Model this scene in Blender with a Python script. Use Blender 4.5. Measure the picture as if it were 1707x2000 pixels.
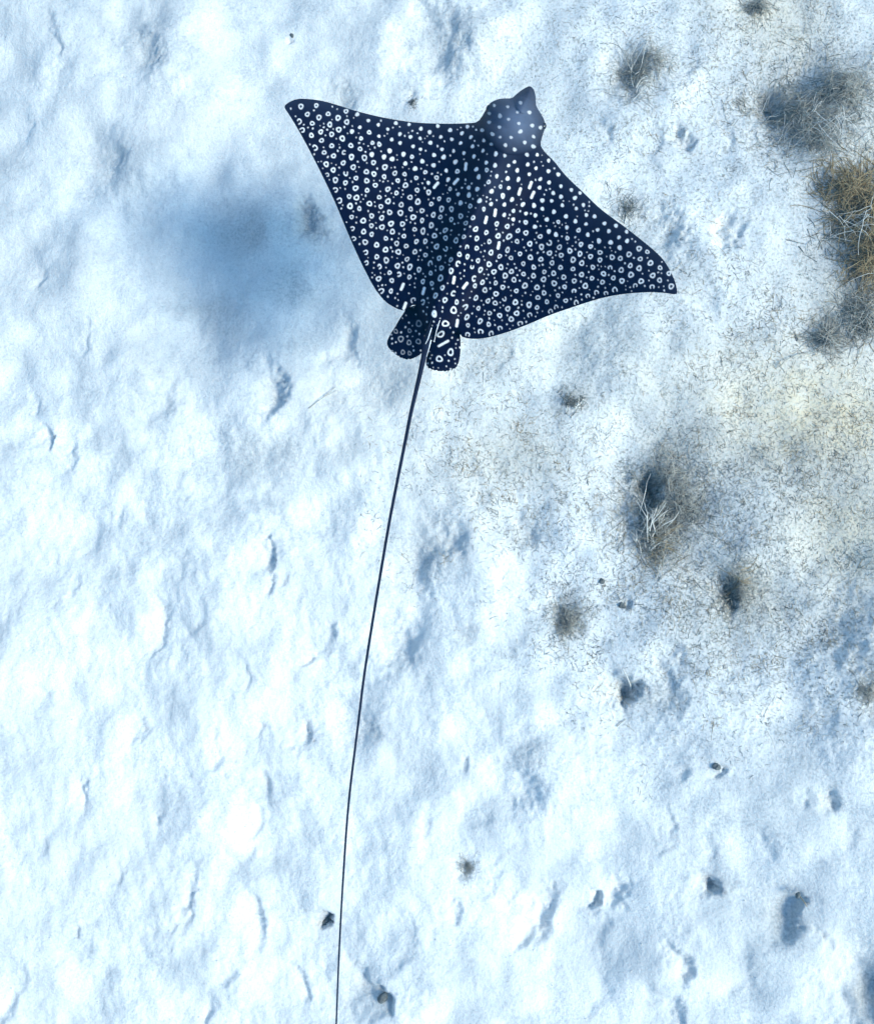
import bpy, math, random
import numpy as np
from mathutils import Vector, Matrix

# ------------------------------------------------------------------ camera, sky, sun, exposure
sc = bpy.context.scene
C = sc.collection
for o in list(bpy.data.objects):
    bpy.data.objects.remove(o)
CAM = Vector((0.0, -0.25, 3.6)); TILT = math.radians(7.0); FOV = math.radians(58.0)
cam = bpy.data.cameras.new('camera'); cam_o = bpy.data.objects.new('camera', cam); C.objects.link(cam_o)
cam_o.location = CAM; cam_o.rotation_euler = (TILT, 0, 0)
cam.sensor_fit = 'VERTICAL'; cam.angle = FOV; cam.clip_start = 0.05; cam.clip_end = 500
sc.camera = cam_o

SUN_EL = math.radians(43.5); SUN_AZ = math.radians(103.0)        # azimuth clockwise from +Y (image up)
SUN = Vector((math.cos(SUN_EL)*math.sin(SUN_AZ), math.cos(SUN_EL)*math.cos(SUN_AZ), math.sin(SUN_EL)))
w = bpy.data.worlds.new('World'); sc.world = w; w.use_nodes = True
nt = w.node_tree; bg = nt.nodes['Background']
sky = nt.nodes.new('ShaderNodeTexSky'); sky.sky_type = 'NISHITA'; sky.sun_disc = False
sky.sun_elevation = SUN_EL; sky.sun_rotation = SUN_AZ
sky.air_density = 1.6; sky.dust_density = 0.3; sky.ozone_density = 3.6
nt.links.new(sky.outputs[0], bg.inputs[0]); bg.inputs[1].default_value = 0.15
sl = bpy.data.lights.new('sun', 'SUN'); sl.energy = 2.9; sl.angle = math.radians(22.0); sl.color = (1.0, 0.97, 0.80)
so = bpy.data.objects.new('sun', sl); C.objects.link(so)
so.rotation_euler = SUN.to_track_quat('Z', 'Y').to_euler(); so.location = SUN*10
vs = sc.view_settings
vs.view_transform = 'Standard'; vs.look = 'None'; vs.gamma = 1.0; vs.use_curve_mapping = False; vs.exposure = 1.17

# ------------------------------------------------------------------ helpers
RX = Matrix.Rotation(TILT, 3, 'X'); TV = math.tan(FOV/2)
RXn = np.array(RX); CAMn = np.array(CAM)
def pix(px, py, z):
    """photo pixels (1707x2000) -> points on the level z (arrays welcome)"""
    px = np.asarray(px, float); py = np.asarray(py, float); z = np.asarray(z, float)
    d = np.stack([(px-853.5)/1000*TV, (1000-py)/1000*TV, -np.ones_like(px)], -1) @ RXn.T
    t = (z-CAMn[2])/d[..., 2]
    return CAMn + d*t[..., None]
def unpix(P):
    q = (P-CAMn) @ RXn
    return 853.5+q[..., 0]/-q[..., 2]/TV*1000, 1000-q[..., 1]/-q[..., 2]/TV*1000
def sstep(a, b, x):
    t = np.clip((x-a)/(b-a), 0, 1); return t*t*(3-2*t)
def tag(o, label=None, cat=None, group=None, kind=None):
    if label: o['label'] = label
    if cat: o['category'] = cat
    if group: o['group'] = group
    if kind: o['kind'] = kind
    return o
def mesh_np(name, V, F, mat, attrs=None, smooth=True, parent=None):
    """V (n,3); F (m,k) faces of one size; attrs: name -> float per vertex"""
    me = bpy.data.meshes.new(name); V = np.asarray(V, np.float32); F = np.asarray(F, np.int32)
    m, k = F.shape
    me.vertices.add(len(V)); me.vertices.foreach_set('co', V.ravel())
    me.loops.add(m*k); me.loops.foreach_set('vertex_index', F.ravel())
    me.polygons.add(m)
    me.polygons.foreach_set('loop_start', np.arange(0, m*k, k, dtype=np.int32))
    me.update(calc_edges=True)
    me.polygons.foreach_set('use_smooth', np.full(m, smooth))
    for n, a in (attrs or {}).items():
        at = me.attributes.new(n, 'FLOAT', 'POINT'); at.data.foreach_set('value', np.asarray(a, np.float32))
    me.materials.append(mat)
    o = bpy.data.objects.new(name, me); C.objects.link(o); o.parent = parent
    return o
class Nodes:
    def __init__(s, name):
        s.m = bpy.data.materials.new(name); s.m.use_nodes = True; s.t = s.m.node_tree
        s.b = s.t.nodes['Principled BSDF']
    def n(s, kind, **kw):
        nd = s.t.nodes.new('ShaderNode'+kind)
        for k, v in kw.items():
            if k in nd.inputs: nd.inputs[k].default_value = v
            else: setattr(nd, k, v)
        return nd
    def l(s, a, b): s.t.links.new(a, b)
    def attr(s, name): return s.n('Attribute', attribute_name=name).outputs['Fac']
    def noise(s, scale, detail=4, rough=.6, co=None):
        nd = s.n('TexNoise'); nd.inputs['Scale'].default_value = scale; nd.inputs['Detail'].default_value = detail
        nd.inputs['Roughness'].default_value = rough
        if co is None: co = s.co()
        s.l(co, nd.inputs['Vector']); return nd.outputs['Fac']
    def co(s):
        if not hasattr(s, '_co'): s._co = s.n('TexCoord').outputs['Object']
        return s._co
    def math(s, op, a, b=None, c=None):
        nd = s.n('Math', operation=op)
        for i, v in enumerate((a, b, c)):
            if v is None: continue
            if isinstance(v, (int, float)): nd.inputs[i].default_value = v
            else: s.l(v, nd.inputs[i])
        return nd.outputs[0]
    def rng(s, v, a, b, c=0., d=1.):
        nd = s.n('MapRange'); s.l(v, nd.inputs[0])
        for i, q in enumerate((a, b, c, d)): nd.inputs[i+1].default_value = q
        return nd.outputs[0]
    def mix(s, f, a, b, mode='MIX'):
        nd = s.n('Mix', data_type='RGBA', blend_type=mode)
        for i, v in ((0, f), (6, a), (7, b)):
            if isinstance(v, (int, float)): nd.inputs[i].default_value = v
            elif isinstance(v, tuple): nd.inputs[i].default_value = (*v, 1)
            else: s.l(v, nd.inputs[i])
        return nd.outputs[2]
    def bump(s, h, dist, strength=1.0, normal=None):
        nd = s.n('Bump'); nd.inputs['Distance'].default_value = dist; nd.inputs['Strength'].default_value = strength
        s.l(h, nd.inputs['Height'])
        if normal is not None: s.l(normal, nd.inputs['Normal'])
        return nd.outputs[0]

# ------------------------------------------------------------------ sea bed: one sheet with real relief
rng = np.random.default_rng(7)
STEP = 0.006
def axis(a, b):
    core = np.arange(a, b, STEP); g = STEP*1.25**np.arange(1, 39); ext = np.cumsum(g)
    return np.concatenate([core[0]-ext[::-1], core, core[-1]+ext])
ax = axis(-2.35, 2.35); ay = axis(-2.55, 2.75)
NX, NY = len(ax), len(ay)
GX, GY = np.meshgrid(ax, ay)
def field(seed, beta, lo, hi, stretch=1.0, ang=0.0, n=1024, size=6.2):
    """band-limited random field on a periodic square, sampled on the sheet"""
    r = np.random.default_rng(seed); f = np.fft.fftfreq(n, size/n)
    fx, fy = np.meshgrid(f, f); c, s = math.cos(ang), math.sin(ang)
    u = (fx*c+fy*s)*1.0; v = (-fx*s+fy*c)*stretch
    k = np.sqrt(u*u+v*v); k[0, 0] = 1
    amp = k**(-beta)*np.exp(-(k*lo)**2)*(1-np.exp(-(k*hi)**2)); amp[0, 0] = 0
    z = np.real(np.fft.ifft2(np.fft.fft2(r.standard_normal((n, n)))*amp)); z /= z.std()
    ix = (GX/size*n) % n; iy = (GY/size*n) % n
    i0 = ix.astype(int) % n; j0 = iy.astype(int) % n; a = ix-np.floor(ix); b = iy-np.floor(iy)
    i1 = (i0+1) % n; j1 = (j0+1) % n
    return z[j0, i0]*(1-a)*(1-b)+z[j0, i1]*a*(1-b)+z[j1, i0]*(1-a)*b+z[j1, i1]*a*b
PXM = 0.0021
P0 = np.stack([GX, GY, np.zeros_like(GX)], -1)
front = (CAMn[2]-0)*np.ones_like(GX)
PX, PY = unpix(P0)
wob1 = field(1, 1.5, .03, .4)*7+field(11, .6, .007, .06)*2.2; wob2 = field(2, 1.5, .03, .4)*7+field(12, .6, .007, .06)*2.2; depthv = .95+.3*field(9, 1.6, .06, .4)       # ragged edges for the hollows
QX, QY = PX+wob1, PY+wob2
big = field(3, 1.6, .12, 1.2)
lump = field(4, 1.5, .012, .30, 1.7, math.radians(14))
lump2 = field(5, 1.2, .006, .10, 1.5, math.radians(-22))
crumb = field(6, .4, .004, .03)
softm = sstep(1500, 500, PX)*sstep(500, 1100, PY)                          # rougher, draggy sand at the lower left
Z = big*.016 + lump*(.0009+.0011*softm) + lump2*(.0002+.0004*softm) + crumb*.0003
# draggy one-sided steps
sc_ = field(8, 1.6, .025, .30, 2.0, math.radians(20))
Z += (np.abs(sc_)**.9)*np.sign(sc_)*(.0004+.0022*softm)
# broad slopes that lean away from the sun: (x, y, radius x, radius y, slope)
SLOPE = [(211,309,90,90,.30),(430,480,170,130,.20),(500,830,110,150,.25),(880,90,90,90,.35),(280,90,80,110,.3),(770,750,90,80,.25),(720,1400,90,90,.25),(1020,1520,90,110,.3),(1310,1400,120,110,.3),(1600,1420,110,110,.25),
 (1290,470,110,80,.3),(1150,680,120,90,.25),(850,1080,100,110,.35),(1580,1270,140,110,.3),(1500,1820,150,160,.2),(800,1260,90,90,.3),(1330,1040,120,140,.2),(1560,230,120,90,.25),(720,1930,90,90,.25),(1690,1900,90,120,.45),(60,300,120,250,.15),(1050,1000,90,70,.2),(900,1500,100,80,.1),(1200,1800,100,120,.2),(120,80,120,120,.15)]
up_ = .5+.5*np.tanh((GY-.1)/.9); Z += (.09*GX*up_+.052*GX*GX*(1-up_)*np.where(GX > 0, 1.25, .9))*np.exp(-(GX**2+GY**2)/16)
for (x, y, rx, ry, k) in SLOPE:
    dx, dy = QX-x, QY-y; Z += k*PXM*dx*np.exp(-(dx/rx)**2-(dy/ry)**2)
# hollows with a steep sunward rim: (x, y, half length, width, lean of the long axis from vertical in degrees, depth factor)
HOL = [(185,1545,38,15,-15,1),(430,1470,48,15,8,1),(510,1418,20,15,10,1),(597,1437,24,24,10,1.2),(530,1562,36,28,-12,1),(506,1600,26,18,15,1),
 (366,1772,88,24,28,1.1),(326,1797,40,15,28,.9),(504,1795,50,24,-5,1.1),(500,1668,30,15,35,.8),(638,1797,17,22,25,2.0),(594,1777,12,10,10,1),
 (585,1920,38,20,-8,1),(445,1890,32,15,8,.8),(323,1592,14,14,10,1),(170,1810,18,12,5,1),(61,1445,24,12,0,.9),(45,1930,90,22,22,.8),
 (84,852,22,15,12,1.6),(137,890,38,16,20,1),(57,782,24,12,10,.9),(330,760,70,26,25,.7),(529,748,50,40,-8,1.2),(533,1090,24,22,0,1.5),(527,1135,24,16,25,1),
 (560,1126,12,10,20,1.1),(320,1228,48,18,5,1),(385,1236,40,12,45,.8),(640,1246,40,30,-5,1.2),(605,1280,28,12,55,1),(488,1320,26,12,-5,1),(365,1290,24,14,-20,.8),
 (39,225,28,12,8,.9),(288,88,46,44,-10,.7),(95,45,30,16,-10,.8),(211,309,46,60,0,.55),(63,524,24,16,15,.9),(610,432,36,40,-8,1.2),(480,446,40,40,0,.6),
 (1272,294,38,30,-8,.9),(1326,290,15,26,20,1.2),(1414,280,28,18,0,1),(1411,470,22,36,0,1.2),(1297,467,40,50,0,.6),(1223,160,42,50,-15,1.0),(1333,150,36,20,10,.9),
 (1597,665,14,16,0,1.4),(1256,968,30,46,10,1.7),(1216,1022,36,26,-5,1.1),(1420,1172,24,26,0,1.3),(1215,1181,10,14,0,1.3),(1108,1205,44,50,0,.5),(1627,1247,70,80,20,.6),(1320,1274,16,22,0,.8),
 (826,1102,46,34,20,1.0),(872,1066,36,34,15,.8),(1029,1036,36,34,-20,.9),(780,1262,46,44,15,.8),(915,1239,32,34,0,.8),(690,655,42,24,-8,1.0),(665,690,22,14,40,.8),
 (722,1432,22,30,0,.8),(908,1493,14,14,0,1.1),(1018,1538,44,50,-10,.6),(914,1693,20,26,0,.8),(965,1674,18,10,20,.8),(960,1732,44,13,40,.9),(1070,1784,50,44,-6,1.1),(1040,1828,36,18,35,1),
 (787,1835,60,20,10,.7),(712,1945,56,42,-10,1.0),(748,1950,26,28,5,1.4),(891,1777,18,16,-10,1),(1000,1754,9,8,0,1.2),
 (1230,1348,26,42,-5,1.6),(1293,1346,44,46,0,.5),(1444,1374,36,42,0,.5),(1694,1362,40,50,0,1.1),(1321,1507,20,26,-10,1.0),(1397,1497,9,17,0,1.7),(1596,1546,22,28,-20,1.1),(1557,1550,13,18,0,1),
 (1299,1627,42,16,14,1),(1391,1713,27,30,4,1.4),(1402,1662,18,18,-8,.9),(1163,1762,18,18,20,1.3),(1212,1750,26,28,20,1.0),(1529,1790,52,42,25,1.1),(1557,1750,12,14,0,1.3),(1588,1806,28,14,-15,1),
 (1332,1873,34,26,-8,1.2),(1318,1975,36,20,-5,1.1),(1704,1915,85,80,15,1.5),(1177,1812,40,20,-10,.8),(1177,1950,32,18,10,.8),(1290,1930,30,14,-30,.6),
 (880,80,70,60,-5,.55),(672,185,28,36,10,.8),(805,200,12,16,0,1.2),(570,70,6,8,0,1.5),(1185,260,22,18,-10,.8),(1040,1440,30,40,10,.5),(1500,235,36,34,-35,1.2),(1620,430,60,30,-15,1.1),
 (160,640,30,14,10,.7),(250,1000,26,14,20,.7),(150,1150,30,14,15,.7),(270,1420,34,16,10,.7),(110,1640,36,14,25,.7),(240,1690,40,14,20,.7),(420,1980,30,14,15,.8),(980,700,34,24,-10,.6),(700,1700,26,12,10,.6),(840,1600,26,18,10,.5),
 (470,560,40,22,10,.7),(380,620,30,18,15,.7),(1500,1640,40,24,0,.5),(1640,1640,40,20,10,.7),(1450,1900,50,26,15,.5),(1380,600,30,30,0,.4),(1130,480,30,20,0,.4)]
dSx, dSy = SUN.x/math.hypot(SUN.x, SUN.y), -SUN.y/math.hypot(SUN.x, SUN.y)   # sunward in photo pixels
for (x, y, L, W, lean, k) in HOL:
    R = max(L, W)*2.6+40
    rows = np.where((PY[:, NX//2] > y-R) & (PY[:, NX//2] < y+R))[0]
    if len(rows) == 0: continue
    r0, r1 = rows[0], rows[-1]+1
    cols = np.where((PX[(r0+r1)//2] > x-R) & (PX[(r0+r1)//2] < x+R))[0]; c0, c1 = cols[0], cols[-1]+1
    sl_ = (slice(r0, r1), slice(c0, c1))
    a = math.radians(lean); dx = QX[sl_]-x; dy = QY[sl_]-y
    u = dx*math.cos(a)+dy*math.sin(a); v = -dx*math.sin(a)+dy*math.cos(a)
    rim = W*.5-.28*v*v/L
    t = rim-u
    mask = np.exp(-(np.abs(v)/(L*1.05))**3.2)
    wall = max(5.0, W*(.35 if k > 1.25 else .75 if k > .95 else 1.1))
    prof = sstep(-wall*.5, wall, t)*np.exp(-(np.clip(t, 0, None)/(W*1.25))**1.6)
    lip = np.exp(-(np.clip(-t, 0, None)/(W*.8)))*sstep(wall, -wall*.5, t)
    d = min(.085 if k > 1.25 else .058, (.75 if k > 1.25 else .50)*W*PXM*k*(1 if k > .85 else 1.25))*np.clip(depthv[sl_], .25, 1.3)
    Z[sl_] += mask*d*(-prof + .22*lip*np.exp(-(v/L)**2))
far = np.maximum(np.abs(GX)-2.4, np.abs(GY-.1)-2.7)
Z *= np.exp(-np.clip(far, 0, None)/60)
# loose detritus and algal film, with shade painted into hollows and the ray's shadow
def blob(x, y, rx, ry, p=2.0, ang=0):
    a = math.radians(ang); dx, dy = QX-x, QY-y
    u = dx*math.cos(a)+dy*math.sin(a); v = -dx*math.sin(a)+dy*math.cos(a)
    return np.exp(-(((u/rx)**2+(v/ry)**2)**(p/2)))
DET_SHADE = [(1590,215,150,95,0,.55),(1690,450,75,150,10,.95),(1660,620,60,70,30,.7),(1290,1000,75,120,10,.62),(1250,975,40,40,0,.5),(1440,1160,45,50,0,.65),(1108,1212,40,55,0,.6),(1240,150,55,60,0,.4),
       (1120,785,38,30,0,.6),(1600,1230,130,80,20,.35),(1330,1010,130,120,0,.35),(1660,500,110,200,0,.35),(1400,1190,110,80,0,.25),(1330,900,110,60,-20,.35),(850,960,80,120,15,.20),(1000,900,110,70,0,.22),(1350,1220,120,70,0,.25),(1500,980,200,110,10,.28),(1690,1350,40,50,0,.4),
       (510,880,60,45,0,.26),(480,450,90,60,0,.42),(612,432,30,42,0,.55),(380,590,60,34,0,.3),(560,560,50,40,0,.25),(880,80,70,60,0,.22),(211,309,70,50,0,.24),(285,88,36,52,0,.30),(840,1090,60,50,0,.25),(672,182,32,26,0,.28),(440,620,60,40,0,.2),(770,745,70,60,0,.2),(1030,1040,45,35,0,.25),(915,1240,30,30,0,.25),(1290,1350,50,60,0,.2),(1440,1375,45,45,0,.18),(1520,1790,60,60,0,.2),(914,1693,20,25,0,.35),(722,1432,28,24,0,.25),(950,700,90,60,0,.18),(1320,560,60,50,0,.25),(1230,430,70,60,0,.2),(1700,1925,45,80,0,.55),(1040,1470,40,30,0,.25),(1230,1346,26,24,0,.45),(1392,1714,24,30,0,.5),(638,1797,16,15,0,.5),(1529,1790,30,46,25,.3),(748,1950,16,26,0,.4),(712,1945,34,48,0,.25),(1596,1546,20,24,0,.25),(1450,1640,190,260,0,.10),(1560,330,150,110,0,.22),(1150,680,90,60,0,.2),(1520,40,90,60,0,.25),(1640,900,120,120,0,.3),(1290,1350,60,50,0,.2),(1580,560,50,70,0,.15)]  # mostly painted shade: mottles the ray's shadow, deepens pits and bluish sand
det_shade = np.zeros_like(GX)
for (x, y, rx, ry, a, k) in DET_SHADE: det_shade = 1-(1-det_shade)*(1-k*blob(x, y, rx, ry, 2.4, a))
yel = np.zeros_like(GX)
for (x, y, rx, ry, a, k) in [(1590,830,260,130,10,1.0),(1690,430,80,160,0,.6),(1500,60,160,90,20,.5),(1640,1030,140,130,0,.8),(1600,620,120,90,0,.4),(1450,1150,120,80,0,.4),(1000,900,120,70,0,.3),(1340,880,100,70,0,.4)]:
    yel = np.maximum(yel, k*blob(x, y, rx, ry, 2.0, a))
fuzz = sstep(760, 1250, PX-.18*(PY-900))*sstep(1750, 1150, PY)
m = Nodes('sand')
dA, yA, fA = m.attr('detritus_shade'), m.attr('algae'), m.attr('fuzz')
n_big = m.noise(3.2, 5, .62); n_mid = m.noise(26, 5, .65); n_fine = m.noise(170, 3, .7); n_spk = m.noise(95, 2, .6)
n_reg = m.noise(1.1, 3, .5); n_film = m.noise(7.5, 6, .68)
base = m.mix(m.rng(n_big, .36, .66), (.60, .60, .58), (.81, .79, .74))
flm = m.math('MULTIPLY', m.rng(n_film, .46, .64), m.rng(n_reg, .34, .56)); flm = m.math('MULTIPLY', flm, m.rng(n_spk, .38, .60, .35, 1.0))
base = m.mix(m.math('MULTIPLY', flm, .66), base, (.34, .38, .41))
base = m.mix(m.rng(n_mid, .45, .75, 0, .30), base, (.60, .60, .585))
base = m.mix(m.math('MULTIPLY', m.rng(n_fine, .46, .68), .55), base, (.50, .50, .48))
base = m.mix(m.rng(n_spk, .52, .70, 0, .38), base, (.40, .41, .41))
base = m.mix(m.math('MULTIPLY', yA, m.rng(n_mid, .3, .6, .5, 1.0)), base, (.70, .59, .40))
f2 = m.math('MULTIPLY', fA, m.rng(n_spk, .50, .64)); f2 = m.math('MULTIPLY', f2, m.rng(n_mid, .38, .6, .1, .75))
base = m.mix(f2, base, (.30, .29, .25))
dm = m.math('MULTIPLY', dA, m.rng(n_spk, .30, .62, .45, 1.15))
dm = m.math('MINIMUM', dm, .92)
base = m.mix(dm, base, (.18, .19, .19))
m.l(base, m.b.inputs['Base Color']); m.b.inputs['Roughness'].default_value = .95; m.b.inputs['Specular IOR Level'].default_value = .15
bm1 = m.bump(n_mid, .005, .4); bm2 = m.bump(n_spk, .0050, .6, bm1); bm3 = m.bump(n_fine, .0022, .7, bm2); m.l(bm3, m.b.inputs['Normal'])
SAND = m.m
I = np.arange(NX*NY).reshape(NY, NX)
F = np.stack([I[:-1, :-1], I[:-1, 1:], I[1:, 1:], I[1:, :-1]], -1).reshape(-1, 4)
seabed = mesh_np('seabed', np.stack([GX, GY, Z], -1).reshape(-1, 3), F, SAND, dict(detritus_shade=det_shade.ravel(), algae=yel.ravel(), fuzz=fuzz.ravel()))
tag(seabed, kind='structure')
def ground(x, y):
    i = np.clip(np.searchsorted(ax, x)-1, 0, NX-2); j = np.clip(np.searchsorted(ay, y)-1, 0, NY-2)
    return Z[j, i]
def on_sand(px, py):
    p = pix(px, py, 0.0); z = ground(p[..., 0], p[..., 1]); p = pix(px, py, z); return p

# ------------------------------------------------------------------ the eagle ray
ZR = 0.74
LEFT_LEAD = [(556,209),(560,203),(570,197),(584,193),(610,194),(634,198),(662,206),(690,215),(720,223),(751,230),(786,236),(821,240),(868,241.5),(903,241),(930,238.5)]
HEAD = [(940,229),(947,217),(954,204.5),(964,197),(978,192.5),(990,192),(1000,191),(1010,182.5),(1020.6,174.6),(1031,169),(1037,169.3),(1043,176.4),(1046,189),(1047,206),(1055,220),(1062,232.6),(1064.5,245),(1062,257),(1058,269.5),(1056,284)]
RIGHT_LEAD = [(1066,299),(1082,315),(1104,342),(1139,376),(1174,409),(1216.5,440.6),(1249,466),(1275,487.5),(1296,508.6),(1311,534),(1319.5,556),(1321,574)]
RIGHT_TRAIL = [(1305,573),(1277.5,570.7),(1244.7,571.8),(1209.5,575.4),(1174,582.4),(1139,593),(1104,604.7),(1071,616.4),(1038.4,630.4),(1005.7,643.3),(975,653.5),(945,660.5),(920,661.5),(903,658),(893,648)]
LEFT_TRAIL = [(812,596),(793,605.5),(783.4,605.5),(771.5,601),(755.5,591),(743.6,579),(729.6,559),(717.7,537),(705.7,513.5),(693.8,487.6),(679.8,455.7),(667.9,427),(655,396),(641,366),(620,323),(596,277),(575,240),(561,218)]
DISC = LEFT_LEAD+HEAD+RIGHT_LEAD+RIGHT_TRAIL+[(870,652),(848,654),(828,640)]+LEFT_TRAIL
RFIN = [(846,600),(880,600),(896,640),(899,660),(899.5,680),(897.5,700),(892,716),(880,723),(866,725),(851,723.5),(839,719.5),(832.5,711),(834,690),(838,660),(842,625)]
LFIN = [(800,600),(836,596),(842,630),(834,660),(829,682),(823,690),(814,697),(800,701.5),(787,700),(771.5,691),(760,680),(756,669),(761.5,655),(772,638),(784,618)]
def dense(poly, step=2.0, jag=None):
    P = np.array(poly+[poly[0]], float); out = []
    n = len(poly)
    for i in range(n):                                   # Catmull-Rom through the outline
        p0, p1, p2, p3 = (np.array(poly[(i+k) % n], float) for k in (-1, 0, 1, 2))
        s = max(2, int(np.linalg.norm(p2-p1)/step))
        for k in range(s):
            t = k/s
            out.append(.5*((2*p1)+(-p0+p2)*t+(2*p0-5*p1+4*p2-p3)*t*t+(-p0+3*p1-3*p2+p3)*t**3))
    return np.array(out)
def inside(poly, X, Y):
    c = np.zeros(X.shape, bool); n = len(poly)
    x0, y0 = poly[:, 0], poly[:, 1]; x1, y1 = np.roll(x0, -1), np.roll(y0, -1)
    for i in range(n):
        k = (y0[i] > Y) != (y1[i] > Y)
        if not k.any(): continue
        c ^= k & (X < (x1[i]-x0[i])*(Y-y0[i])/(y1[i]-y0[i]+1e-12)+x0[i])
    return c
def seg_dist(poly, X, Y, closed=True):
    """distance to a polyline and the nearest point on it"""
    best = np.full(X.shape, 1e9); bx = np.zeros(X.shape); by = np.zeros(X.shape)
    n = len(poly)
    for i in range(n if closed else n-1):
        a = poly[i]; b = poly[(i+1) % n]; d = b-a; q = d@d+1e-12
        t = np.clip(((X-a[0])*d[0]+(Y-a[1])*d[1])/q, 0, 1)
        px_, py_ = a[0]+t*d[0], a[1]+t*d[1]; dd = (X-px_)**2+(Y-py_)**2
        k = dd < best; best = np.where(k, dd, best); bx = np.where(k, px_, bx); by = np.where(k, py_, by)
    return np.sqrt(best), bx, by
rr = random.Random(11)
disc = dense(DISC, 6)
def frill(poly, y_min, amp):
    """the small scallops of a fin's free edge"""
    d = np.roll(poly, -1, 0)-np.roll(poly, 1, 0); d /= np.linalg.norm(d, axis=1)[:, None]
    s = np.cumsum(np.linalg.norm(np.diff(poly, axis=0, prepend=poly[-1:]), axis=1))
    k = (poly[:, 1] > y_min)*(np.sin(s*.95)+.6*np.sin(s*.57+1.))*amp
    return poly+np.stack([-d[:, 1], d[:, 0]], -1)*k[:, None]
rfin = frill(dense(RFIN, 2), 712, .8); lfin = frill(dense(LFIN, 2), 684, .8)
G = 1.25
gx = np.arange(550, 1328, G); gy = np.arange(162, 732, G)
X, Y = np.meshgrid(gx, gy); H_, W_ = X.shape
def inall(X, Y): return inside(disc, X, Y) | inside(rfin, X, Y) | inside(lfin, X, Y)
cell = inall(X[:-1, :-1]+G/2, Y[:-1, :-1]+G/2)
used = np.zeros(X.shape, bool); used[:-1, :-1] |= cell; used[1:, :-1] |= cell; used[:-1, 1:] |= cell; used[1:, 1:] |= cell
full = np.zeros(X.shape, bool)
full[1:-1, 1:-1] = cell[:-1, :-1] & cell[1:, :-1] & cell[:-1, 1:] & cell[1:, 1:]
edge = used & ~full
# rim vertices slide onto the outline of the union
ex, ey = X[edge], Y[edge]
bd = np.full(ex.shape, 1e9); nxp, nyp = ex.copy(), ey.copy()
for poly in (disc, rfin, lfin):
    d, bx, by = seg_dist(poly, ex, ey)
    others = [p for p in (disc, rfin, lfin) if p is not poly]
    buried = np.zeros(ex.shape, bool)
    for p in others:
        dp, _, _ = seg_dist(p, bx, by); buried |= inside(p, bx, by) & (dp > .6)
    k = (d < bd) & ~buried; bd = np.where(k, d, bd); nxp = np.where(k, bx, nxp); nyp = np.where(k, by, nyp)
ok = bd < 3
X[edge] = np.where(ok, nxp, ex); Y[edge] = np.where(ok, nyp, ey)
# body axes in pixels: forward f, sideways s (right wing positive), along the midline
O = np.array((939., 390.)); fw = np.array((.392, -.920)); sd = np.array((.920, .392))
fx_ = (X-O[0])*fw[0]+(Y-O[1])*fw[1]; sx_ = (X-O[0])*sd[0]+(Y-O[1])*sd[1]
U = used; dist_disc = dense(DISC, 14)
def onU(fn, K=None):
    K = U if K is None else K
    r = np.zeros(X.shape); r[K] = fn(X[K], Y[K]); return r
idisc = np.zeros(X.shape, bool); idisc[U] = inside(disc, X[U], Y[U])
rawd = onU(lambda x, y: seg_dist(dist_disc, x, y)[0]); drd = np.where(idisc, rawd, 0.0)
KF = U & (Y > 590) & (X < 905) & (X > 750)
ir = np.zeros(X.shape, bool); ir[KF] = inside(rfin, X[KF], Y[KF]); il = np.zeros(X.shape, bool); il[KF] = inside(lfin, X[KF], Y[KF])
dr_f = np.where(ir, onU(lambda x, y: seg_dist(rfin, x, y)[0], KF), 0); dl_f = np.where(il, onU(lambda x, y: seg_dist(lfin, x, y)[0], KF), 0)
wing = .00000052*np.abs(sx_)**2.0*np.where(sx_ > 0, 1.9, 1.5) - .012*np.exp(-((np.abs(sx_)-150)/75)**2)      # raised tips, shallow valley beside the trunk
wing += -.00006*fx_*(np.abs(sx_)/200) *.4
front_d = onU(lambda x, y: seg_dist(np.array(LEFT_LEAD+HEAD[:1]+HEAD[-1:]+RIGHT_LEAD), x, y, False)[0])
wing -= .020*np.exp(-(front_d/26)**1.3)                                               # leading edge rolls down
wing += .003*np.sin(sx_*.045+fx_*.02)*sstep(60, 200, np.abs(sx_))                     # gentle flexing
spine = np.exp(-(sx_/(36+.10*np.clip(fx_+160, 0, 400)))**2)*(sstep(-300, -120, fx_)*.6+.4)*sstep(300, 120, fx_)
trunk = .094*spine + .016*np.exp(-(sx_/14)**2)*sstep(-280, -160, fx_)*sstep(160, -60, fx_)
hd = np.array((1004., 245.)); hu = (X-hd[0])*fw[0]+(Y-hd[1])*fw[1]; hv = (X-hd[0])*sd[0]+(Y-hd[1])*sd[1]
hr = np.sqrt((hu/58)**2+(hv/60)**2); dome = np.sqrt(np.clip(1-hr**2.4, 0, 1))
hr2 = np.clip(1-(hu/95)**2, 0, 1)*np.clip(1-(hv/50)**2, 0, 1)
head = .055*dome
sn = np.array((1031., 190.)); su = (X-sn[0])*fw[0]+(Y-sn[1])*fw[1]; sv = (X-sn[0])*sd[0]+(Y-sn[1])*sd[1]
snout = .018*np.sqrt(np.clip(1-(su/34)**2-(sv/24)**2, 0, 1))
eyeb = sum(.012*np.exp(-(((X-x)/9)**2+((Y-y)/11)**2)) for x, y in ((957,211),(1057,246)))
edge_t = 1-np.exp(-drd/9.0)
swell = np.maximum(trunk, head*(.75+.25*sstep(250, 120, fx_)))+.25*np.minimum(trunk, head)
zt = wing + swell*edge_t + snout*np.clip(drd/8, 0, 1) + eyeb*np.clip(drd/6, 0, 1)
zt += .006*(1-np.exp(-drd/14))
zb = wing - (.004+.10*swell/.06*.3)*edge_t - .028*spine*edge_t
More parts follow.
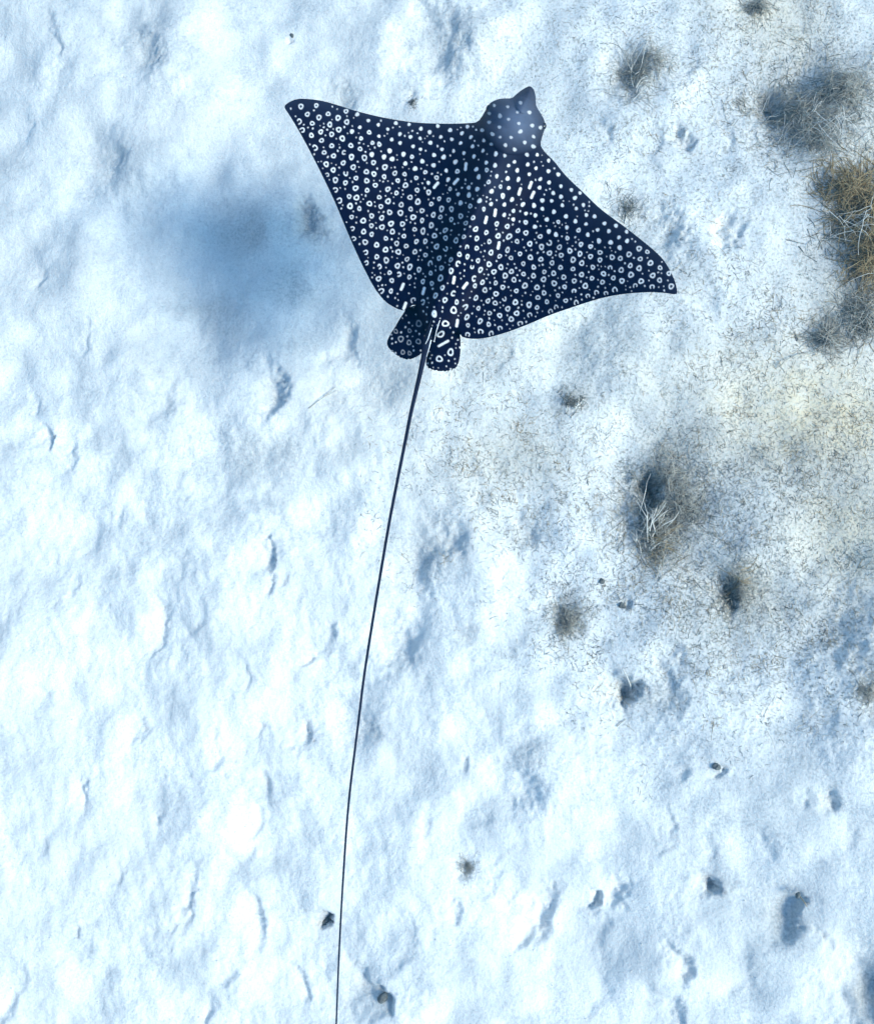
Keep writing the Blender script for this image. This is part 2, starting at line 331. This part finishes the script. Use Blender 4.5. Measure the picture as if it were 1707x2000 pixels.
# fins hang just below the trailing edge
fin_m = ~idisc & KF & (rawd > 1.0)
finz = -.022+.00005*(Y-640) + np.where(X < 840, -.006-.0006*np.abs(X-826)*.5, .004-.0002*np.abs(X-858))
fd = np.maximum(dr_f, dl_f)
zfin_t = finz+.0045*(1-np.exp(-fd/4)); zfin_b = finz-.002*(1-np.exp(-fd/4))
bl = sstep(0, 9, drd)*idisc
over = (dr_f > 0) | (dl_f > 0)
low = np.where(over, zfin_t, zt)
zt = np.where(fin_m, zfin_t, np.where(over, low+(np.maximum(zt, low)-low)*(.55+.45*bl), zt))
zb = np.where(fin_m, zfin_b, np.where(over, np.minimum(zb, zfin_b), zb))
zm = np.where(fin_m, finz, wing)
zt = np.where(edge, np.where(fin_m, finz, zt), zt); zb = np.where(edge, zt, np.minimum(zb, zt-.002))

# spots: rings and dots, laid out over the back
lead = np.array(LEFT_LEAD+HEAD+RIGHT_LEAD); trail = np.array(RIGHT_TRAIL+[(870,652),(828,640)]+LEFT_TRAIL)
DL = onU(lambda x, y: seg_dist(lead, x, y, False)[0]); DT = onU(lambda x, y: seg_dist(trail, x, y, False)[0])
def cellof(x, y): return min(H_-1, max(0, int((y-gy[0])/G+.5))), min(W_-1, max(0, int((x-gx[0])/G+.5)))
def field_at(x, y):
    j, i = cellof(x, y); return DL[j, i], DT[j, i], drd[j, i]
rs = random.Random(5); spots = []; sp_xy = np.zeros((0, 3))
def add_spot(x, y, r, kind, el=1.0, ang=0.0, hole=.45, gap=None, dim=1.0):
    global sp_xy
    spots.append((x, y, r, kind, el, ang, hole, gap, dim)); sp_xy = np.vstack([sp_xy, (x, y, r*max(1, el))])
axis_ang = math.atan2(fw[1], fw[0])
def free(x, y, r, gapd):
    if len(sp_xy) == 0: return True
    return bool(np.all(np.hypot(sp_xy[:, 0]-x, sp_xy[:, 1]-y) > sp_xy[:, 2]+r+gapd))
def inpt(mask, x, y): return bool(mask[cellof(x, y)])
# marked ones seen on the fins
for x, y, r, el, a in [(858,701,6.2,1.05,0),(880,688,5.8,1.3,1.5),(861,653,5.6,1.4,-.5),(870,632,6.2,1.1,-.3),(886,606,6,1.2,1.2)]:
    if free(x, y, r, -3): add_spot(x, y, r, 'ring', el, a, .6)
add_spot(866,671,2.1, 'bar', 6, -.5); add_spot(848,613,5,'ring',1.4,1.4,.2)
for x, y, r in [(818,632,5.6),(783,662,5.4),(799,669,4.4),(817,667,4.8),(773,647,4),(787,688,4),(800,690,3.6),(800,646,3.6)]:
    add_spot(x, y, r, 'ring', 1.15, 1.3, .68, None, .5)
LAT = []
for i in range(-26, 27):
    for j in range(-26, 27):
        u_ = (i+.5*(j % 2))*22.0; v_ = j*18.8+18*math.sin(u_*.006)
        LAT.append((O[0]+sd[0]*u_+fw[0]*v_+rs.uniform(-4, 4), O[1]+sd[1]*u_+fw[1]*v_+rs.uniform(-4, 4)))
cand = 0
while cand < len(LAT)+2500:
    cand += 1
    x, y = LAT[cand-1] if cand <= len(LAT) else (rs.uniform(556, 1320), rs.uniform(190, 668))
    if not inpt(idisc, x, y): continue
    dl, dt, de = field_at(x, y); f = dl/(dl+dt+1e-6)
    hdist = math.hypot(x-1004, y-235)
    s_ = abs((x-O[0])*sd[0]+(y-O[1])*sd[1])
    tip = s_ > 300
    if hdist < 72:
        r = rs.uniform(2.6, 3.9); kind, hole = 'dot', 0
        if de < 7 or (y < 200 and x > 1000): continue
        if free(x, y, r, 8.5): add_spot(x, y, r, kind, rs.uniform(1, 1.3), rs.uniform(0, 3), 0, None, .62)
        continue
    if f < .22 and not tip: r, kind, hole = rs.uniform(2.9, 3.7), 'dot', .3
    elif f < .42 and not tip: r, kind, hole = rs.uniform(3.4, 4.4), rs.choice(['dot', 'dot', 'ring']), rs.uniform(.3, .45)
    else: r, kind, hole = rs.uniform(3.9, 5.3), 'ring', rs.uniform(.48, .58)
    if tip and f < .3: r = rs.uniform(4.0, 5.2); hole = .5; kind = 'ring'
    if de < (3.6 if dt > 16 else 5.0) + (r-4)*.75: continue
    gapd = 4.5 if cand <= len(LAT) else 9.6
    if not free(x, y, r, gapd): continue
    el = rs.uniform(1.0, 1.2); ang = axis_ang+rs.uniform(-.5, .5)
    if s_ < 95: el = rs.uniform(1.15, 1.5); ang = axis_ang+rs.uniform(-.3, .3); r *= .9
    if s_ < 95 and rs.random() < .10: add_spot(x, y, 2.6, 'bar', 3.2, ang); continue
    gap = None
    if dt < 16 and f > .5:                                        # arcs that open towards the trailing edge
        _, bx, by = seg_dist(trail, np.array([x]), np.array([y]), False); gap = math.atan2(by[0]-y, bx[0]-x); hole = .62
    elif kind == 'ring' and rs.random() < .05: gap = rs.uniform(-3, 3)
    add_spot(x, y, r, kind, el, ang, hole, gap, rs.uniform(.78, 1.0))
cand = 0
while cand < 7000:
    cand += 1
    x, y = rs.uniform(556, 1320), rs.uniform(190, 725)
    ind = inpt(idisc, x, y)
    if not (ind or inpt(ir, x, y) or inpt(il, x, y)): continue
    dl, dt, de = field_at(x, y); f = dl/(dl+dt+1e-6)
    if math.hypot(x-1004, y-235) < 70 and not (y > 220 and rs.random() < .05): continue
    if ind and de < 4: continue
    if f < .3 and rs.random() < .75: continue
    r = rs.uniform(.8, 1.6)
    if free(x, y, r, 4.0): add_spot(x, y, r, 'dot', rs.uniform(1, 1.5), axis_ang+rs.uniform(-.6, .6), 0, None, rs.uniform(.7, 1))
S = np.zeros(X.shape)
for (x, y, r, kind, el, ang, hole, gap, dim) in spots:
    R = r*max(el, 1)+4
    i0 = max(0, int((x-R-gx[0])/G)); i1 = min(W_, int((x+R-gx[0])/G)+2); j0 = max(0, int((y-R-gy[0])/G)); j1 = min(H_, int((y+R-gy[0])/G)+2)
    q = (slice(j0, j1), slice(i0, i1)); dx, dy = X[q]-x, Y[q]-y
    u = dx*math.cos(ang)+dy*math.sin(ang); v = -dx*math.sin(ang)+dy*math.cos(ang)
    if kind == 'bar': d = np.hypot(np.clip(np.abs(u)-r*(el-1), 0, None), v)
    else: d = np.hypot(u/el, v)
    th = np.arctan2(v, u); d = d*(1+.06*np.sin(3*th+x)+.05*np.sin(2*th+y))
    a = sstep(r+.7, r-.7, d)
    if kind == 'ring':
        a = a*sstep(r*hole-.9, r*hole+.7, d)
        if gap is not None:
            da = np.abs((np.arctan2(dy, dx)-gap+math.pi) % (2*math.pi)-math.pi); a = a*sstep(.55, .95, da)
    S[q] = np.maximum(S[q], a*dim)
P_t = pix(X, Y, ZR+zt); P_b = pix(X, Y, ZR+zb)
idt = np.full(X.shape, -1); idt[used] = np.arange(used.sum()); nT = int(used.sum())
inner = used & ~edge
idb = idt.copy(); idb[inner] = nT+np.arange(inner.sum())
V = np.concatenate([P_t[used], P_b[inner]])
cj, ci = np.where(cell)
def quads(I_): return np.stack([I_[cj, ci], I_[cj+1, ci], I_[cj+1, ci+1], I_[cj, ci+1]], -1)
Ft = quads(idt); Fb = quads(idb)[:, ::-1]
tint = np.clip(1.15-np.hypot(X-1010, Y-232)/62, 0, 1)**.7; tint = np.maximum(tint, .14*np.exp(-np.where(U, front_d, 99)/30)); tint = np.maximum(tint, .13*np.exp(-((sx_-14)/34)**2)*sstep(-120, 60, fx_))  # paler head, plus haze, leading-edge sheen and sunlit ridge put into the skin colour
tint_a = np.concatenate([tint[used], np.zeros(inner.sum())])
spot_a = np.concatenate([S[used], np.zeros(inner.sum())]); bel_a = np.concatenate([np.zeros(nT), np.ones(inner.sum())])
# whip tail: a tapered tube that grows out of the trunk between the fins
TAIL = [(852,588,10,.030),(846,615,9,.026),(840,640,7.5,.018),(833,670,6.3,.010),(826.5,702,5.4,.004),(817,745,4.6,0),(803,805,3.8,-.002),(789,875,3.4,-.004),(775,945,3.15,-.006),(762,1012,3.0,-.008),(750.5,1078,2.9,-.01),(729.5,1204,2.7,-.014),(712,1316,2.5,-.018),(701.5,1400,2.4,-.02),(682,1561,2.2,-.025),(671,1706,2.0,-.03),(663,1851,1.8,-.034),(657,2000,1.6,-.038),(652,2150,1.35,-.04),(649,2320,1.0,-.045),(648,2480,.5,-.05)]
T = np.array(TAIL, float); tt = np.arange(len(T)); fine = np.linspace(0, len(T)-1, 260)
def cr(col):
    i = np.clip(fine.astype(int), 0, len(T)-2); t = fine-i
    g = lambda k: T[np.clip(i+k, 0, len(T)-1), col]
    return .5*(2*g(0)+(-g(-1)+g(1))*t+(2*g(-1)-5*g(0)+4*g(1)-g(2))*t*t+(-g(-1)+3*g(0)-3*g(1)+g(2))*t**3)
tp = pix(cr(0), cr(1), ZR+cr(3)); mpp = (CAM.z-ZR)*TV/1000
rad = cr(2)*mpp*.98
K = 10; tang = np.gradient(tp, axis=0); tang /= np.linalg.norm(tang, axis=1)[:, None]
side = np.cross(tang, (0, 0, 1)); side /= np.linalg.norm(side, axis=1)[:, None]; upv = np.cross(side, tang)
a = np.arange(K)/K*2*math.pi
tv = tp[:, None]+rad[:, None, None]*(np.cos(a)[None, :, None]*side[:, None]+np.sin(a)[None, :, None]*upv[:, None])
nV = len(V); ti = nV+np.arange(260*K).reshape(260, K)
Ftail = np.stack([ti[:-1], np.roll(ti[:-1], -1, 1), np.roll(ti[1:], -1, 1), ti[1:]], -1).reshape(-1, 4)
V = np.concatenate([V, tv.reshape(-1, 3)])
# low dorsal fin on the tail root
dfp = [(850,598,0.0),(846,612,.034),(841,628,.040),(836,646,.034),(833,660,.012)]
dv = []
for (x, y, h) in dfp:
    for dxx, hh in ((-3.2, 0), (-1.2, h*.8), (0, h), (1.2, h*.8), (3.2, 0)):
        dv.append(pix(x+dxx*.92, y+dxx*.39, ZR+.018+hh-(y-598)*.0002))
dv = np.array(dv); nD = len(V); di = nD+np.arange(25).reshape(5, 5)
Fd = np.stack([di[:-1, :-1], di[:-1, 1:], di[1:, 1:], di[1:, :-1]], -1).reshape(-1, 4)
V = np.concatenate([V, dv])
ex_n = len(V)-nV
spot_a = np.concatenate([spot_a, np.zeros(ex_n)]); tint_a = np.concatenate([tint_a, np.full(ex_n, .12)]); bel_a = np.concatenate([bel_a, np.zeros(ex_n)])
m = Nodes('ray_skin')
sp = m.attr('spot'); be = m.attr('belly'); nz = m.noise(9, 4, .6); nf = m.noise(260, 3, .6)
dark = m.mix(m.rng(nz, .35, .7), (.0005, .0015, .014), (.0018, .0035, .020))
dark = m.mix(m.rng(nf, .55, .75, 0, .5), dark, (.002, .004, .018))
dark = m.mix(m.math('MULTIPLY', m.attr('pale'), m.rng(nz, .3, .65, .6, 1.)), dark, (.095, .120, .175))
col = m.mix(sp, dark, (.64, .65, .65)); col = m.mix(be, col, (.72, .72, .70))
m.l(col, m.b.inputs['Base Color']); m.b.inputs['Roughness'].default_value = .5; m.b.inputs['IOR'].default_value = 1.28; m.b.inputs['Specular IOR Level'].default_value = .10
m.l(m.bump(nf, .0012, .35), m.b.inputs['Normal'])
SKIN = m.m
org = pix(905., 470., ZR)
ray = bpy.data.objects.new('eagle_ray', None); C.objects.link(ray); ray.location = Vector(org); ray.empty_display_size = .2
tag(ray, 'dark navy eagle ray covered in white rings and dots, gliding with a long whip tail', 'ray')
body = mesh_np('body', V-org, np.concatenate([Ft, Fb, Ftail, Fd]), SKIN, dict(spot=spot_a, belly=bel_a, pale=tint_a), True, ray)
def plain(name, col, rough=.6, var=.25, scale=40, bump=.002):
    q = Nodes(name); n1 = q.noise(scale, 4, .65); lo = tuple(c*(1-var) for c in col); hi = tuple(min(1, c*(1+var)) for c in col)
    q.l(q.mix(q.rng(n1, .3, .7), lo, hi), q.b.inputs['Base Color']); q.b.inputs['Roughness'].default_value = rough
    q.l(q.bump(n1, bump, .5), q.b.inputs['Normal']); return q.m
def ellipsoid(r, n=14, mrings=9, lump=0, seed=0):
    q = random.Random(seed); V_, F_ = [], []
    ph = [q.uniform(0, 6) for _ in range(4)]
    for i in range(mrings+1):
        t = math.pi*i/mrings
        for j in range(n):
            p = 2*math.pi*j/n
            k = 1+lump*(math.sin(2*p+ph[0])*math.sin(2*t+ph[1])+.6*math.sin(3*p+ph[2])*math.sin(3*t+ph[3]))
            V_.append((r[0]*k*math.sin(t)*math.cos(p), r[1]*k*math.sin(t)*math.sin(p), r[2]*k*math.cos(t)))
    for i in range(mrings):
        for j in range(n):
            F_.append((i*n+j, (i+1)*n+j, (i+1)*n+(j+1) % n, i*n+(j+1) % n))
    return np.array(V_), np.array(F_)
EYE = plain('eye_dark', (.010, .012, .02), .15)
for x, y in ((955.5, 212), (1060.5, 246)):
    Ve, Fe = ellipsoid((.011, .013, .010)); c = pix(float(x), float(y), ZR+.004)
    mesh_np('eye', Ve+c-org, Fe, EYE, None, True, ray)
PALE = plain('pale_spine', (.72, .72, .70), .5)
def tube(pts, r0, r1, k=5):
    p = np.array(pts, float); n = len(p); t = np.gradient(p, axis=0); t /= np.linalg.norm(t, axis=1)[:, None]+1e-9
    s = np.cross(t, (.13, .2, .97)); s /= np.linalg.norm(s, axis=1)[:, None]+1e-9; u = np.cross(s, t)
    a_ = np.arange(k)/k*2*math.pi; rd = np.linspace(r0, r1, n)
    v = p[:, None]+rd[:, None, None]*(np.cos(a_)[None, :, None]*s[:, None]+np.sin(a_)[None, :, None]*u[:, None])
    ii = np.arange(n*k).reshape(n, k)
    f = np.stack([ii[:-1], np.roll(ii[:-1], -1, 1), np.roll(ii[1:], -1, 1), ii[1:]], -1).reshape(-1, 4)
    return v.reshape(-1, 3), f
for seg in ([(865,604,.044),(858,628,.040),(852,648,.034),(848,668,.026)], [(843,640,.046),(836,662,.034),(831,672,.024)], [(842,664,.032),(838,680,.026),(833,697,.019)]):
    p = [pix(float(x), float(y), ZR+z) for x, y, z in seg]
    v, f = tube(p, .0020, .0010, 5); o = mesh_np('tail_spine', v-org, f, PALE, None, True, ray); o['label'] = 'pale barbed spine lying along the tail root'

# ------------------------------------------------------------------ weed, sticks, stones on the sand
BROWN = plain('weed_golden_brown', (.33, .24, .12), .7, .5, 30)
GREY = plain('weed_grey_brown', (.36, .34, .29), .8, .5, 30)
DARK = plain('weed_dark', (.12, .12, .105), .8, .5, 30)
STICK = plain('stick_pale', (.58, .57, .52), .7, .25, 60)
STONE = plain('stone_dark', (.12, .125, .12), .85, .4, 45, .004)
SHELL = plain('shell_pale', (.70, .68, .63), .5, .2, 60)
def strands(n, spots_, length, thick, lift, seed, curl=.9, dirs=None, rmax=1.35, flat=False):
    """many thin curved stems; spots_: (px, py, rx, ry, weight)"""
    q = np.random.default_rng(seed); S_ = np.array(spots_, float)
    k = q.choice(len(S_), n, p=S_[:, 4]/S_[:, 4].sum())
    r = np.clip(np.abs(q.normal(0, .72, n)), 0, rmax*q.uniform(.8, 1.1, n)); th = q.uniform(0, 2*math.pi, n)
    if flat: r = np.sqrt(q.random(n))*1.15
    rag = 1+.35*np.sin(3*th+seed)+.25*np.sin(5*th+2*seed)          # uneven outline
    x = S_[k, 0]+S_[k, 2]*r*rag*np.cos(th); y = S_[k, 1]+S_[k, 3]*r*rag*np.sin(th)
    if flat:
        kc = q.integers(0, n//14, n); x = x[kc]+q.normal(0, 26, n)*q.uniform(.3, 1.6, n//14+1)[kc]; y = y[kc]+q.normal(0, 22, n)*q.uniform(.3, 1.6, n//14+1)[kc]
    p = on_sand(x, y); dz = lift*np.clip(1-r*r, 0, 1)*q.random(n)
    L = length*q.uniform(.4, 1.3, n)*(np.exp(q.normal(-.1, .45, n)) if flat else 1); a_ = q.uniform(0, 2*math.pi, n) if dirs is None else q.normal(dirs[0], dirs[1], n)
    c_ = q.normal(0, curl, n); el = q.normal(.1, .35, n); N = 6; pts = np.zeros((n, N, 3)); cx, cy = p[:, 0].copy(), p[:, 1].copy()
    for i in range(N):
        pts[:, i] = np.stack([cx, cy, ground(cx, cy)+thick+np.clip(dz, 0, None)], -1); a_ = a_+c_/N+q.normal(0, .12, n)
        cx = cx+np.cos(a_)*L/N*np.cos(el); cy = cy+np.sin(a_)*L/N*np.cos(el); dz = dz+np.sin(el)*L/N; el = el-.16
    t = np.gradient(pts, axis=1); t /= np.linalg.norm(t, axis=2)[..., None]+1e-9
    s = np.cross(t, (.13, .2, .97)); s /= np.linalg.norm(s, axis=2)[..., None]+1e-9; u = np.cross(s, t)
    rd = (thick*q.uniform(.7, 1.2, n))[:, None]*np.linspace(1, .45, N)[None]
    a3 = np.arange(3)/3*2*math.pi
    v = pts[:, :, None]+rd[:, :, None, None]*(np.cos(a3)[:, None]*s[:, :, None]+np.sin(a3)[:, None]*u[:, :, None])
    ii = np.arange(n*N*3).reshape(n, N, 3)
    f = np.stack([ii[:, :-1], np.roll(ii[:, :-1], -1, 2), np.roll(ii[:, 1:], -1, 2), ii[:, 1:]], -1).reshape(-1, 4)
    return v.reshape(-1, 3), f
def clump(name, label, cat, layers, group=None):
    """a weed clump: an Empty on the sand with its tufts as parts"""
    x, y = layers[0][1][0][0], layers[0][1][0][1]; c = on_sand(np.array(float(x)), np.array(float(y)))
    r = bpy.data.objects.new(name, None); C.objects.link(r); r.location = Vector(c); r.empty_display_size = .05
    tag(r, label, cat, group)
    for i, (pname, sp_, n, ln, th, lift, mt, kw) in enumerate(layers):
        v, f = strands(int(n*(1.5 if n > 100 and 'under' not in pname else .45 if n > 200 else 1)), sp_, ln, th*(.75 if n > 40 else 1), lift, hash_(name+pname)+int(x)+i, **kw)
        mesh_np(pname, v-c, f, mt, None, True, r)
    return r
def hash_(s): return sum(ord(ch)*(i+1) for i, ch in enumerate(s))
clump('seaweed_clump', 'golden brown shaggy seaweed clump, the brownest weed on the sand', 'seaweed', [
    ('tuft', [(1690,400,70,80,1),(1700,500,55,90,1),(1650,370,40,40,.4)], 900, .13, .0022, .07, BROWN, {}),
    ('undergrowth', [(1690,430,75,130,1),(1640,440,40,70,.5)], 600, .10, .002, .03, DARK, {}),
    ('stem', [(1680,430,70,110,1)], 60, .18, .0024, .09, STICK, {})])
clump('seaweed_clump', 'dark straggly weed trailing from below the golden brown clump', 'seaweed', [
    ('tuft', [(1680,620,50,60,1),(1610,660,30,22,.5)], 330, .11, .002, .04, GREY, {}),
    ('undergrowth', [(1680,620,45,50,1)], 220, .09, .002, .02, DARK, {})])
clump('seaweed_mat', 'wide grey blue weed mat strewn with fine pale stems', 'seaweed', [
    ('tuft', [(1560,225,95,60,1),(1640,180,90,70,1),(1600,270,100,40,.5)], 900, .10, .0017, .05, GREY, {}),
    ('undergrowth', [(1560,225,85,55,1),(1620,180,80,60,.8)], 260, .08, .002, .02, DARK, {}),
    ('stem', [(1570,230,100,55,1),(1640,240,80,60,.6)], 90, .16, .0018, .06, STICK, {})])
clump('seaweed_clump', 'grey weed clump with long pale forked stems beside a deep blue hollow', 'seaweed', [
    ('tuft', [(1290,1040,55,75,1),(1330,990,70,80,.6),(1300,930,45,50,.5)], 800, .085, .0016, .04, GREY, {}),
    ('undergrowth', [(1275,1040,50,90,1),(1340,1000,60,50,.7)], 500, .07, .0018, .02, DARK, {}),
    ('stem', [(1262,1040,22,55,1)], 34, .17, .0032, .05, STICK, dict(dirs=(1.5, .35), curl=.4)),
    ('golden_stem', [(1290,1060,28,45,1)], 60, .09, .0018, .05, BROWN, {})])
clump('weed_tuft', 'small dark round weed tuft with a few yellow stems below the grey clump', 'seaweed', [
    ('tuft', [(1440,1150,32,40,1)], 260, .06, .0016, .04, GREY, {}),
    ('undergrowth', [(1432,1165,26,30,1)], 220, .05, .0018, .02, DARK, {}),
    ('stem', [(1440,1140,15,25,1)], 12, .10, .0022, .05, BROWN, {})])
clump('weed_tuft', 'isolated fuzzy grey weed tuft, oval, on bare white sand', 'seaweed', [
    ('tuft', [(1108,1210,34,46,1)], 420, .035, .0012, .02, GREY, {}), ('undergrowth', [(1108,1212,30,40,1)], 260, .03, .0013, .012, DARK, {})])
clump('weed_tuft', 'wispy pale tuft of thin stems over a soft blue hollow', 'seaweed', [
    ('tuft', [(1238,150,40,48,1),(1280,120,50,30,.5)], 220, .10, .0014, .04, GREY, {}), ('stem', [(1236,160,22,40,1)], 26, .14, .0018, .05, STICK, dict(dirs=(1.1, .4)))])
clump('weed_tuft', 'small black branching tuft lying behind the right wing edge', 'seaweed', [
    ('tuft', [(1115,790,20,16,1)], 60, .05, .0020, .02, DARK, dict(dirs=(1.0, 1.0))), ('stem', [(1125,798,16,6,1)], 5, .07, .0026, .02, STICK, dict(dirs=(.2, .3)))])
clump('weed_tuft', 'sparse branching tuft peeping out past the right wing tip', 'seaweed', [
    ('tuft', [(1228,415,36,34,1)], 90, .07, .0013, .03, DARK, dict(dirs=(1.6, .8))), ('stem', [(1220,432,3,3,1)], 1, .10, .0036, .01, STICK, dict(dirs=(1.5, .1), curl=.5))])
clump('weed_tuft', 'tiny dark tuft alone on pale sand ahead of the left wing', 'seaweed', [
    ('tuft', [(807,200,10,9,1)], 70, .022, .0012, .012, DARK, {})])
clump('weed_tuft', 'small olive tuft on the yellowish sand above the grey blue mat', 'seaweed', [
    ('tuft', [(1480,14,34,24,1)], 160, .05, .0016, .03, GREY, {}), ('undergrowth', [(1478,20,18,12,1)], 80, .04, .0016, .015, DARK, {})])
clump('weed_tuft', 'loose grey weed scraps near a soft blue hollow on the right sand', 'seaweed', [
    ('tuft', [(1690,1350,34,40,1)], 160, .05, .0013, .02, GREY, {})])
clump('weed_tuft', 'faint fuzzy grey tuft beside the tail on white sand', 'seaweed', [
    ('tuft', [(914,1693,16,20,1)], 120, .022, .0011, .012, GREY, {})])
def stick(name, label, pts, r0, r1, mat, twigs=()):
    c = on_sand(np.array(float(pts[0][0])), np.array(float(pts[0][1])))
    root = bpy.data.objects.new(name, None); C.objects.link(root); root.location = Vector(c); root.empty_display_size = .03
    tag(root, label, 'twig')
    for nm, pp, a_, b_ in [('stem', pts, r0, r1)]+[('side_twig', t_, r0*.6, r1*.6) for t_ in twigs]:
        P_ = [on_sand(np.array(float(x)), np.array(float(y)))+np.array((0, 0, h)) for x, y, h in pp]
        v, f = tube(P_, a_, b_, 6); mesh_np(nm, v-c, f, mat, None, True, root)
stick('twig', 'thin dark twig lying diagonally left of the tail', [(603,798,.002),(622,784,.006),(642,770,.010),(656,757,.010)], .0016, .0012, GREY, [[(636,775,.008),(650,768,.008),(660,762,.006)]])
stick('twig', 'white curved stick standing in a dark blue hollow', [(1211,1304,.05),(1220,1320,.035),(1228,1336,.02),(1232,1350,.008)], .0020, .0036, STICK)
stick('twig', 'grey hooked stem on the sand below the trailing dark weed', [(1521,717,.004),(1530,706,.014),(1550,696,.02),(1582,688,.012)], .0022, .0016, GREY)
stick('twig', 'thin arched stem on the yellowish algae sand', [(1470,873,.006),(1490,884,.018),(1503,900,.02),(1510,918,.008)], .0022, .0014, GREY)
stick('twig', 'short red brown sliver by the long blue hollow', [(1560,1750,.006),(1568,1760,.008),(1574,1770,.004)], .0022, .0014, BROWN)
stick('twig', 'small pale sliver lying on the sand near the corner', [(1594,1828,.006),(1600,1835,.006),(1604,1841,.004)], .0030, .002, SHELL)
stick('twig', 'dark forked scrap under the hollow with the white stick', [(1203,1419,.004),(1211,1412,.006),(1222,1404,.004)], .0018, .0012, GREY)
def stone(name, label, x, y, r, mat, seed, cat='stone'):
    c = on_sand(np.array(float(x)), np.array(float(y))); v, f = ellipsoid((r, r*.8, r*.6), 14, 9, .26, seed)
    o = mesh_np(name, v, f, mat); o.location = Vector(c)+Vector((0, 0, r*.25)); o.rotation_euler = (0, 0, seed*.7); tag(o, label, cat)
stone('pebble', 'dark pebble in a small deep pit beside the tail', 636, 1800, .016, STONE, 1)
stone('pebble', 'tiny dark pebble on bare sand ahead of the left wing tip', 571, 70, .010, STONE, 2)
stone('pebble', 'small dark pebble between the fuzzy oval tuft and the grey clump', 1175, 1135, .012, STONE, 3)
stone('pebble', 'dark pebble just below the grey clump with forked stems', 1214, 1183, .014, STONE, 4)
stone('pebble', 'small wedge shaped dark stone alone in the soft sand', 1398, 1497, .016, STONE, 5)
stone('pebble', 'dark stone beside the end of the trailing weed', 1596, 664, .020, STONE, 6)
stone('pebble', 'small dark pebble off the trailing weed on open sand', 1553, 664, .012, STONE, 7)
stone('shell', 'pale round shell at the centre of a ringed blue pit', 1392, 1713, .014, SHELL, 8, 'shell')
stone('pebble', 'blue grey pebble beside the dark patch near the tail end', 748, 1948, .020, STONE, 9)
stone('pebble', 'small dark pebble at the top of the long blue hollow', 1557, 1748, .011, STONE, 10)
# scattered plant litter: short dark and yellow bits, thickest on the weedy side
q = random.Random(21)
zones = [(1290,1000,200,220,3),(1560,850,230,170,4.2),(1600,1100,180,200,3.4),(1580,230,190,160,2.4),(1400,1200,230,160,2.4),(960,930,150,170,1.6),(1250,180,170,140,.9),(1330,520,220,150,1.0),(1000,780,170,120,.6),(1560,640,170,110,1.0),(1500,1350,260,140,1.0),(1150,1150,180,160,1.0),(1530,50,190,80,1.0)]
for nm, lab, mt, cnt, ln, sd_ in (('plant_litter', 'fine dark plant litter strewn over the weedy sand', DARK, 6500, .020, 31), ('plant_litter', 'fine golden plant litter strewn over the yellowish sand', BROWN, 4500, .026, 32), ('plant_litter', 'fine grey stem litter strewn over the weedy sand', GREY, 4500, .030, 33)):
    v, f = strands(cnt, zones, ln, .0009, .004, sd_, flat=True)
    tag(mesh_np(nm, v, f, mt), lab, 'litter', kind='stuff')
# pale shell grit over all of the sand
vv, ff, off = [], [], 0
ev, ef = ellipsoid((1, .8, .6), 5, 3)
gc = on_sand(rng.uniform(-60, 1770, 2600), rng.uniform(-60, 2060, 2600))
for c in gc:
    r = q.uniform(.0012, .003)
    vv.append(ev*r+c); ff.append(ef+off); off += len(ev)
tag(mesh_np('shell_grit', np.concatenate(vv), np.concatenate(ff), SHELL), 'pale shell grit sprinkled over the sea bed', 'grit', kind='stuff')

# ------------------------------------------------------------------ the water itself: one even blue volume round the whole place
hm = bpy.data.materials.new('sea_water'); hm.use_nodes = True; ht = hm.node_tree; ht.nodes.clear()
out = ht.nodes.new('ShaderNodeOutputMaterial'); pv = ht.nodes.new('ShaderNodeVolumePrincipled')
pv.inputs['Color'].default_value = (.05, .50, .86, 1); pv.inputs['Density'].default_value = .054; pv.inputs['Anisotropy'].default_value = 0.75
ht.links.new(pv.outputs[0], out.inputs['Volume'])
x0, x1, y0, y1 = ax[0]-2, ax[-1]+2, ay[0]-2, ay[-1]+2; z0, z1 = float(Z.min())-1, 3.85
hv_ = [(x, y, z) for z in (z0, z1) for y in (y0, y1) for x in (x0, x1)]
haze = mesh_np('haze', np.array(hv_), np.array([(0,2,3,1),(4,5,7,6),(0,1,5,4),(2,6,7,3),(0,4,6,2),(1,3,7,5)]), hm, None, False)
tag(haze, 'clear blue sea water round the ray', 'water', kind='stuff')
